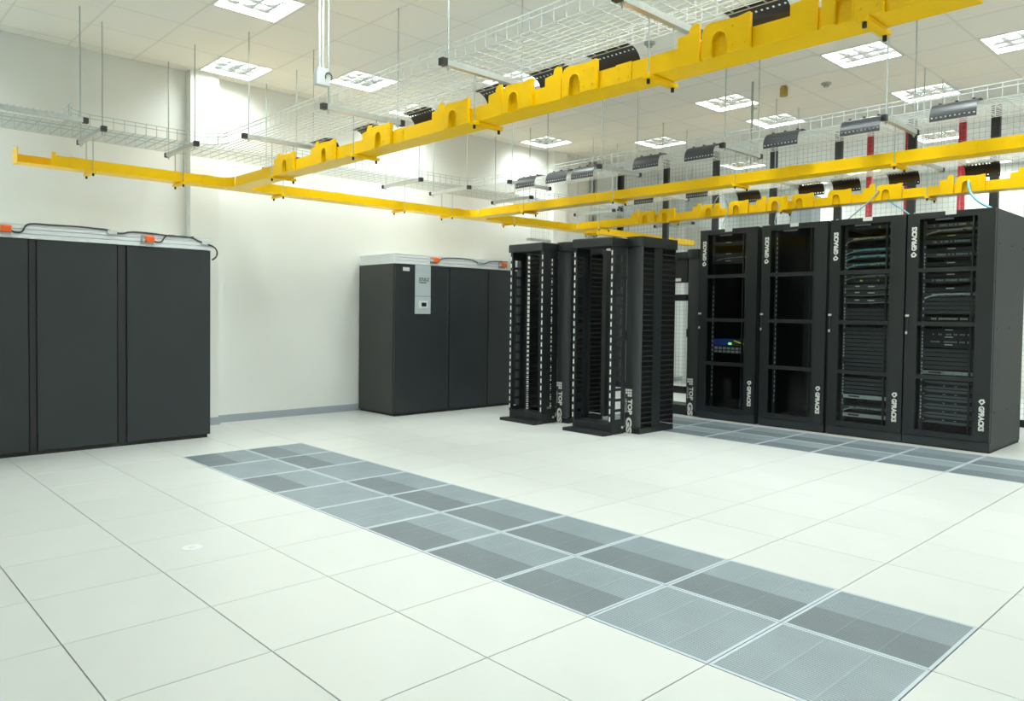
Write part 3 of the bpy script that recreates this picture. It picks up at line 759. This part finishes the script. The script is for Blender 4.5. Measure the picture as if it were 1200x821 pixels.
def glass_rack(label, X, W=0.81):
    t = thing('server_rack', label, 'server rack', (X, RY, 0), 'glass door server racks')
    part('side_wall', bx(0, 0.05, 0.02, 0.02, RD, RH), 'grayblk', t); part('side_wall', bx(W-0.02, 0.05, 0.02, W, RD, RH), 'grayblk', t)
    part('roof', bx(0.021, 0.05, RH-0.03, W-0.021, RD, RH), 'black', t)
    part('back_wall', bx(0.021, RD-0.02, 0.1, W-0.021, RD, RH-0.031), 'deep', t)
    part('plinth', bx(0.0, 0.03, 0.0, W, RD-0.03, 0.018), 'deep', t)
    part('base', bx(0.021, 0.05, 0.02, W-0.021, RD-0.021, 0.10), 'black', t)
    d = part('door', bx(0.004, 0.0, 0.105, GX0-0.004, 0.046, RH-0.004), 'black2', t)
    part('door_frame', bx(GX0-0.004, 0.0, RH-0.06, GX1+0.004, 0.046, RH-0.004), 'black2', d)
    part('door_frame', bx(GX0-0.004, 0.0, 0.105, GX1+0.004, 0.046, 0.165), 'black2', d)
    part('door_frame', bx(GX1+0.004, 0.0, 0.105, W-0.004, 0.046, RH-0.004), 'black2', d)
    part('plinth_front', bx(0.0, 0.004, 0.012, W, 0.049, 0.10), 'black', t)
    zs = [0.165, 0.725, 1.285, 1.845, RH-0.06]
    for z in zs[1:4]: part('door_bar', bx(GX0-0.003, -0.002, z-0.022, GX1+0.003, 0.03, z+0.022), 'black2', d)
    part('inner_stile', bx(GX1-0.045, 0.012, 0.17, GX1-0.030, 0.04, RH-0.065), 'black2', d)
    for a, b in zip(zs, zs[1:]): part('glass_pane', bx(GX0-0.002, 0.010, a+0.002, GX1+0.002, 0.014, b-0.002), 'tint', d)
    part('edge_seam', bx(GX0-0.012, -0.003, 0.17, GX0-0.006, 0.0, RH-0.065), 'deep', d); part('edge_seam', bx(GX1+0.012, -0.003, 0.17, GX1+0.02, 0.0, RH-0.065), 'deep', d)
    hd = part('door_handle', bx(0.012, -0.018, 1.17, 0.034, 0.0, 1.37), 'plastic', d)
    part('handle_cap', bx(0.008, -0.022, 1.355, 0.040, -0.0005, 1.378), 'silver', hd, 'silver handle top')
    part('key_lock', bx(0.012, -0.021, 1.17, 0.032, -0.0185, 1.20), 'silver', hd)
    gp_logo(d, 0.07, -0.0005, 1.98, True); gp_logo(d, 0.735, -0.0005, 0.54, False)
    part('roof_lip', bx(0.0, 0.0, RH-0.003, W, 0.05, RH+0.004), 'black2', t)
    # 19-inch rails with square holes showing bright cage nuts
    for xx in (0.125, 0.648):
        part('mounting_rail', bx(xx, 0.10, 0.12, xx+0.035, 0.14, RH-0.07), 'dgrey', t)
    return t
rx = [-1.535, -0.675, 0.160, 0.980]
names_r = ['glass door server rack at the left end of the row, blue unit inside', 'nearly empty glass door server rack, second from the left of the row', 'glass door server rack with green lit switches, second from the right', 'glass door server rack at the right end, full of equipment']
racks = [glass_rack(n, x) for n, x in zip(names_r, rx)]
for q, r in enumerate(racks):
    m = MB()
    if q < 2:
        z = 0.30
        while z < (1.75 if q == 0 else 2.3): m.box(0.150, 0.0945, z, 0.158, 0.0995, z+0.03); z += 0.058
    else:
        rr = random.Random(q); z = 0.28
        while z < 2.2:
            if rr.random() < 0.8: m.box(0.140, 0.0945, z, 0.150, 0.0995, z+0.022)
            z += 0.036
    part('cage_nuts', m, 'offw', r, 'column of bright cage nuts')
    part('roof_tag', bx(0.36, -0.004, RH-0.034, 0.46, -0.0005, RH+0.008), 'white', r, 'white tag on the top edge')
    part('inner_plate', bx(0.25, 0.058, RH-0.075, 0.42, 0.066, RH-0.062), 'white', r)
    part('roof_cover', MB().bevbox(0.06, 0.15, RH+0.0005, 0.55, 0.85, RH+0.025, 0.01), 'black2', r)
    part('roof_bolt', bx(0.04, 0.05, RH+0.005, 0.065, 0.075, RH+0.018), 'silver', r)
sr = MB()
for y in (0.15, 0.6, 1.05):
    for z in (0.4, 1.25, 2.1): sr.tube([(0.8105, y, z), (0.815, y, z)], 0.011, 6)
part('side_screws', sr, 'plastic', racks[3])

EX0, EX1, EY = 0.166, 0.643, 0.098
U = 0.0445
def device(r, nm, label, cat, z, h, body='dgrey', depth=0.5):
    t = thing(nm, label, cat, (rx[r], RY, z), 'equipment mounted in the server racks')
    part('chassis', bx(EX0, EY+0.004, 0.0, EX1, EY+depth, h), body, t)
    return t
def nm_(q): return order[q]
def switch(r, z, label, face='dgrey', leds=(), ports='silver', seed=0, cable=None, h=U-0.002):
    t = device(r, 'network_switch', label, 'network switch', z, h)
    part('face_plate', bx(EX0-0.01, EY-0.002, 0.001, EX1+0.01, EY+0.003, h-0.001), face, t)
    rr = random.Random(seed); m = MB(); x = EX0+0.06
    while x < EX1-0.06:
        if rr.random() < 0.75: m.box(x, EY-0.005, h*0.3, x+0.011, EY-0.0022, h*0.72)
        x += 0.018
    part('port_row', m, ports, t, stuff=True)
    for (lx, mt, wd) in leds:
        l = MB()
        for a in range(wd): l.box(lx+a*0.014, EY-0.008, h*0.35, lx+a*0.014+0.010, EY-0.0052, h*0.7)
        part('status_lights', l, mt, t)
    if cable:
        for c in range(3):
            rr2 = random.Random(seed*7+c); y0_ = EY-0.012-0.006*c
            p = [(EX0-0.005, y0_, -0.01-0.006*c), (EX0+0.07, y0_-0.004, 0.004+0.012*rr2.random()), (EX0+0.18, y0_, 0.018+0.015*rr2.random()), (EX0+0.33, y0_-0.004, 0.022+0.015*rr2.random()), (EX1, y0_, 0.03*rr2.random()+0.01)]
            part('patch_cable', MB().tube(smooth(p), 0.0045, 5), cable, t, smooth=True)
    return t
def organiser(r, z, label, lx=0.20):
    t = device(r, 'cable_organiser', label, 'cable organiser', z, U-0.002, 'deep', 0.10)
    part('cover', MB().box(EX0-0.005, EY-0.03, 0.002, EX1+0.005, EY+0.002, U-0.006), 'black2', t)
    part('name_plate', bx(EX0+lx, EY-0.033, 0.028, EX0+lx+0.075, EY-0.0305, 0.038), 'white', t, 'white name plate')
def blank(r, z, label):
    t = device(r, 'blank_panel', label, 'blank panel', z, U-0.003, 'deep', 0.03)
    part('face_plate', MB().box(EX0-0.005, EY-0.006, 0.004, EX1+0.005, EY+0.003, U-0.009), 'dgrey', t)
def server(r, z, h, label, face):
    t = device(r, 'rack_server', label, 'server', z, h, 'dgrey', 0.6)
    part('face_plate', bx(EX0-0.01, EY-0.012, 0.001, EX1+0.01, EY+0.003, h-0.002), face, t)
    m = MB()
    for k in range(3): m.box(EX0+0.20+0.085*k, EY-0.015, h*0.2, EX0+0.275+0.085*k, EY-0.0125, h*0.8)
    part('drive_bays', m, 'silver', t)
    part('vent', bx(EX0+0.05, EY-0.0145, h*0.3, EX0+0.17, EY-0.0125, h*0.75), 'dgrey', t)
    return t
def shelf_unit(r, z, label, led):
    h = 0.088; t = device(r, 'storage_shelf', label, 'storage unit', z, h, 'deep', 0.6)
    part('face_plate', bx(EX0-0.01, EY-0.004, 0.001, EX1+0.01, EY+0.003, h-0.002), 'deep', t)
    bz = MB()
    up_ = [(EX0, h-0.004), (EX0+0.03, h-0.022), (EX0+0.07, h-0.030), (EX1-0.07, h-0.030), (EX1-0.03, h-0.022), (EX1, h-0.004)]
    lo_ = [(EX0, 0.004), (EX1, 0.004), (EX1-0.05, 0.026), (EX0+0.05, 0.026)]
    bz.prism(up_, lambda a, b, d: (a, d, b), EY-0.022, EY-0.0045); part('bezel', bz, 'bezel', t)
    bz = MB(); bz.prism(lo_, lambda a, b, d: (a, d, b), EY-0.022, EY-0.0045); part('bezel', bz, 'bezel', t)
    m = MB()
    for x in (EX0+0.19, EX0+0.30): m.box(x, EY-0.008, 0.036, x+0.02, EY-0.0045, 0.040)
    part('badge', m, 'silver', t)
    if led: part('status_light', bx(EX0+0.004, EY-0.008, 0.030, EX0+0.012, EY-0.0045, 0.040), 'led_y', t)
R4, R3, R1 = 3, 2, 0
e4 = 'in the rightmost rack'
switch(R4, 2.29, 'patch switch with yellowish ports, topmost '+e4, 'dgrey', ((0.50, 'led_y', 1),), 'gcable', 1)
switch(R4, 2.235, 'switch with pale face cable, second from top '+e4, 'dgrey', (), 'silver', 2, 'gcable')
zz = [2.165, 2.03, 1.885, 1.765, 1.62, 1.26]
for q, z in enumerate(zz): organiser(R4, z, 'black cable organiser with white name plate, %s from top %s' % (nm_(q), e4))
for q, z in enumerate((2.118, 1.984, 1.838, 1.718)): switch(R4, z, 'dark speckled port panel, %s of its kind from top %s' % (nm_(q), e4), 'dgrey', (), 'gcable', 5+q)
switch(R4, 1.570, 'switch with a sweeping white cable above the blank panels '+e4, 'dgrey', (), 'offw', 12, 'offw')
for q in range(4): blank(R4, 1.52-U*q, 'black blank panel above the white port row, %s from top %s' % (nm_(q), e4))
t = switch(R4, 1.315, 'panel with a row of bright white slanted ports '+e4, 'deep', (), 'offw', 13)
for q, z in enumerate((1.19, 1.115, 1.035)): organiser(R4, z, 'black organiser below middle door bar, %s of three %s' % (nm_(q), e4))
for q, z in enumerate((1.153, 1.075)): switch(R4, z, 'dark port panel below middle bar, %s of two %s' % (nm_(q), e4), 'deep', (), 'sgrey', 20+q)
for q in range(5): blank(R4, 0.985-U*q, 'black blank panel above the grey server, %s from top %s' % (nm_(q), e4))
server(R4, 0.752, U-0.003, 'grey slim server just above the storage shelves '+e4, 'sgrey')
for q in range(5): shelf_unit(R4, 0.60-0.090*q, 'dark storage shelf with hexagonal bezel, %s from top of five %s' % (nm_(q), e4), q in (1, 4))
e3 = 'in second rack from right'
switch(R3, 2.32, 'dark switch with one yellow light, topmost '+e3, 'deep', ((0.50, 'led_y', 1),), 'dgrey', 31)
switch(R3, 2.20, 'switch with two orange lights '+e3, 'dgrey', ((0.255, 'led_o', 2),), 'silver', 32, 'gcable')
switch(R3, 2.07, 'switch buried under blue grey cables near the top '+e3, 'dgrey', (), 'silver', 33, 'aqua')
switch(R3, 2.00, 'switch with bright green lights and pale blue cables '+e3, 'dgrey', ((0.30, 'led_g', 3),), 'silver', 34, 'aqua')
switch(R3, 1.91, 'switch with several yellow green lights '+e3, 'dgrey', ((0.30, 'led_y', 1), (0.42, 'led_y', 2), (0.50, 'led_y', 1)), 'silver', 35, 'aqua')
switch(R3, 1.78, 'switch with pale cables under the upper door bar '+e3, 'dgrey', (), 'gcable', 36, 'gcable')
switch(R3, 1.73, 'switch with two green lights under the upper door bar '+e3, 'deep', ((0.31, 'led_y', 2), (0.50, 'led_y', 1)), 'dgrey', 37)
for q, z in enumerate((1.665, 1.595, 1.51)):
    t = device(R3, 'patch_panel', 'black patch panel with two white labels, %s of three %s' % (nm_(q), e3), 'patch panel', z, U, 'deep', 0.3)
    part('face_plate', bx(EX0-0.005, EY-0.004, 0.001, EX1+0.005, EY+0.003, U-0.001), 'dgrey', t)
    m = MB(); m.box(EX0+0.09, EY-0.008, 0.02, EX0+0.14, EY-0.0045, 0.032); m.box(EX0+0.23, EY-0.008, 0.015, EX0+0.30, EY-0.0045, 0.027); part('labels', m, 'white', t)
    part('patch_cable', MB().tube(smooth([(EX0, EY-0.012, -0.005), (EX0+0.2, EY-0.012, -0.012), (EX0+0.36, EY-0.012, -0.004), (EX1, EY-0.012, 0.004)]), 0.004, 5), 'gcable', t)
q = 0
for z0, n in ((1.45, 3), (1.235, 11), (0.665, 4)):
    for k in range(n): blank(R3, z0-U*k-0.045, 'black blank panel, %s from top %s' % (nm_(q), e3)); q += 1
server(R3, 0.425, U, 'pale grey slim server, upper of two '+e3, 'silver')
switch(R3, 0.30, 'grey switch with a bundle of pale cables near the bottom '+e3, 'dgrey', (), 'offw', 41, 'gcable')
server(R3, 0.215, U, 'pale grey slim server, lower of two '+e3, 'silver')
e1 = 'in the left end rack'
for q, z in enumerate((2.245, 2.10, 2.01)):
    organiser(R1, z, 'black cable organiser with white name plate, %s of three %s' % (nm_(q), e1), 0.17)
switch(R1, 2.055, 'dark panel with a thin grey cable '+e1, 'deep', (), 'dgrey', 51, 'sgrey')
t = device(R1, 'router', 'blue router with a bright green light '+e1, 'router', 0.955, 0.085, 'blue', 0.3)
part('face_plate', bx(EX0, EY-0.004, 0.002, EX0+0.26, EY+0.003, 0.083), 'blue', t)
part('face_plate', bx(EX0+0.262, EY-0.004, 0.002, EX1, EY+0.003, 0.083), 'dgrey', t)
part('status_light', bx(EX0+0.22, EY-0.010, 0.018, EX0+0.262, EY-0.0045, 0.042), 'led_g', t)
part('patch_cable', MB().tube(smooth([(EX0+0.30, EY-0.01, 0.07), (EX0+0.36, EY-0.02, 0.05), (EX0+0.45, EY-0.01, 0.03)]), 0.005, 5), 'led_y', t)  # cable carries a painted yellow glow from the LED material
t = device(R1, 'network_switch', 'grey two row switch right below the blue router '+e1, 'network switch', 0.86, 0.088, 'dgrey', 0.3)
for z in (0.008, 0.05):
    m = MB()
    for k in range(7): m.box(EX0+0.02+0.06*k, EY-0.006, z, EX0+0.06+0.06*k, EY-0.0005, z+0.028)
    part('module_row', m, 'sgrey', t)

# cables falling from the far duct into the racks
def drop_cable(label, pts, m, r=0.008):
    solid('drop_cable', MB().tube(smooth(pts), r, 6), m, label, 'cable', 'cables between duct and racks', smooth=True)
drop_cable('grey green cable looping from the far duct to the left rack', [(-1.62, 6.56, 2.80), (-1.50, 6.50, 2.96), (-1.38, 6.50, 2.90), (-1.36, 6.53, 2.72), (-1.42, 6.5, 2.58), (-1.40, 6.45, 2.47)], 'gcable')
drop_cable('thin pale cable falling into the second rack', [(-0.72, 6.58, 2.82), (-0.66, 6.54, 2.72), (-0.70, 6.5, 2.56), (-0.66, 6.45, 2.47)], 'gcable', 0.006)
drop_cable('grey blue cable slanting down to the rack with green lights', [(0.52, 6.56, 2.79), (0.42, 6.52, 2.66), (0.30, 6.48, 2.55), (0.22, 6.45, 2.475)], 'gcable')
drop_cable('pale aqua fibre falling behind the second rack from the right', [(0.55, 6.62, 2.73), (0.68, 6.6, 2.62), (0.85, 6.58, 2.5), (0.86, 6.58, 2.455)], 'aqua')
drop_cable('bright aqua fibre bundle curving down into the rightmost rack', [(1.42, 6.56, 2.80), (1.44, 6.53, 2.68), (1.53, 6.5, 2.56), (1.66, 6.48, 2.48), (1.70, 6.48, 2.45)], 'aqua', 0.013)

# ================================================================ mesh partition and what is behind
CY = 8.634
cg = thing('mesh_partition', 'black post and wire mesh partition behind the racks', 'partition', (0, CY, 0))
posts = [-4.79, -3.80, -2.83, -1.825, -0.825, 0.166, 1.14, 2.12, 3.1, 4.08, 5.05]
for x in posts: part('post', bx(x-0.05, -0.03, 0, x+0.05, 0.03, CZ), 'plastic', cg)
for a, b in zip(posts, posts[1:]):
    part('bottom_rail', bx(a+0.051, -0.02, 0.0, b-0.051, 0.02, 0.09), 'black2', cg)
    part('middle_rail', bx(a+0.051, -0.02, 1.985, b-0.051, 0.02, 2.055), 'black2', cg)
    m = MB(); n = int((b-a-0.1)/0.066); p = (b-a-0.1)/n
    for k in range(1, n): wire(m, (a+0.05+k*p, 0.0, 0.09), (a+0.05+k*p, 0.0, CZ-0.01), 0.0019)
    for k in range(60):
        z = 0.1+0.066*k
        if z < CZ-0.02: wire(m, (a+0.05, 0.004, z), (b-0.05, 0.004, z), 0.0019)
    part('wire_mesh', m, 'meshw', cg, stuff=True)
part('post_bracket', bx(-4.92+0.08, -0.05, 3.0, -4.84, -0.031, 3.3), 'deep', cg)
for x, y, r, lab in ((-0.452, 8.80, 0.045, 'thick red pipe behind the mesh above the second rack from right'), (0.03, 8.80, 0.018, 'thin red pipe behind the mesh left of the rightmost rack'),
                     (0.73, 8.76, 0.045, 'bright red pipe behind the mesh above the rightmost rack'), (1.68, 9.2, 0.02, 'thin red pipe at the right edge behind the mesh')):
    t = thing('red_pipe', lab, 'pipe', (x, y, 0), 'red pipes')
    part('pipe_run', MB().tube([(0, 0, 0.02), (0, 0, CZ-0.01)], r, 12), 'red', t, smooth=True)
    part('pipe_flange', MB().tube([(0, 0, 0.0), (0, 0, 0.02)], r*1.8, 12), 'red', t)
for y, lab in ((7.82, 'grey conduit on the far left wall, nearer of two'), (7.93, 'grey conduit on the far left wall, farther of two')):
    t = thing('wall_conduit', lab, 'conduit', (WX, y, 0), 'grey wall conduits')
    part('conduit_pipe', MB().tube([(0.035, 0, 0.1), (0.035, 0, CZ-0.01)], 0.03, 8), 'sgrey', t)
    part('wall_clip', bx(0.002, -0.04, 2.9, 0.012, 0.04, 2.94), 'zinc', t)
def cabinet(label, x0, x1, y0, d, h, m):
    t = thing('storage_cabinet', label, 'cabinet', (x0, y0, 0), 'cabinets behind the mesh'); W = x1-x0
    part('carcass', bx(0, 0.02, 0, W, d, h), m, t)
    for k in range(2):
        p = part('cabinet_door', bx(0.005+k*W/2, 0.0, 0.06, (k+1)*W/2-0.005, 0.018, h-0.02), m, t)
        part('door_pull', bx((W/2-0.05 if k == 0 else W/2+0.03), -0.02, h*0.5, (W/2-0.03 if k == 0 else W/2+0.05), -0.001, h*0.5+0.15), 'silver', p)
cabinet('tall white cabinet beyond the mesh behind the left rack', -4.5, -3.9, 10.3, 0.45, 3.72, 'offw')
cabinet('tall white cabinet beyond the mesh behind the second rack', -2.64, -2.36, 10.3, 0.4, 3.25, 'offw')
cabinet('tall grey cabinet beyond the mesh behind the second rack', -2.35, -2.0, 10.3, 0.4, 3.45, 'greyp')
t = thing('equipment_bench', 'low bench with pale blue equipment beyond the mesh', 'bench', (-4.6, 12.2, 0))
part('bench_top', bx(0, 0, 0.72, 1.6, 0.6, 0.76), 'greyp', t)
for xx in (0.03, 1.52):
    for yy in (0.03, 0.52): part('leg', bx(xx, yy, 0, xx+0.05, yy+0.05, 0.72), 'sgrey', t)
part('equipment_case', bx(0.2, 0.1, 0.761, 0.7, 0.5, 1.0), 'aqua', t, 'pale blue case')

# round marker on a floor tile
t = thing('floor_marker', 'round pale marker disc on a white floor tile near the left', 'floor marker', (-0.31, -0.935, 0))
part('disc', MB().tube([(0, 0, 0.0001), (0, 0, 0.0015)], 0.055, 24), 'offw', t)
part('disc_centre', MB().tube([(0, 0, 0.0016), (0, 0, 0.0025)], 0.022, 16), 'greyp2', t)
t = thing('ceiling_conduit', 'grey conduit hanging from the ceiling left of the farther light pair', 'conduit', (-0.525, 5.57, CZ))
part('conduit_pipe', MB().tube([(0, 0, -0.001), (0, 0, -0.95)], 0.014, 8), 'sgrey', t)
part('pipe_clip', bx(-0.02, 0.015, -0.32, 0.05, 0.025, -0.30), 'zinc', t)
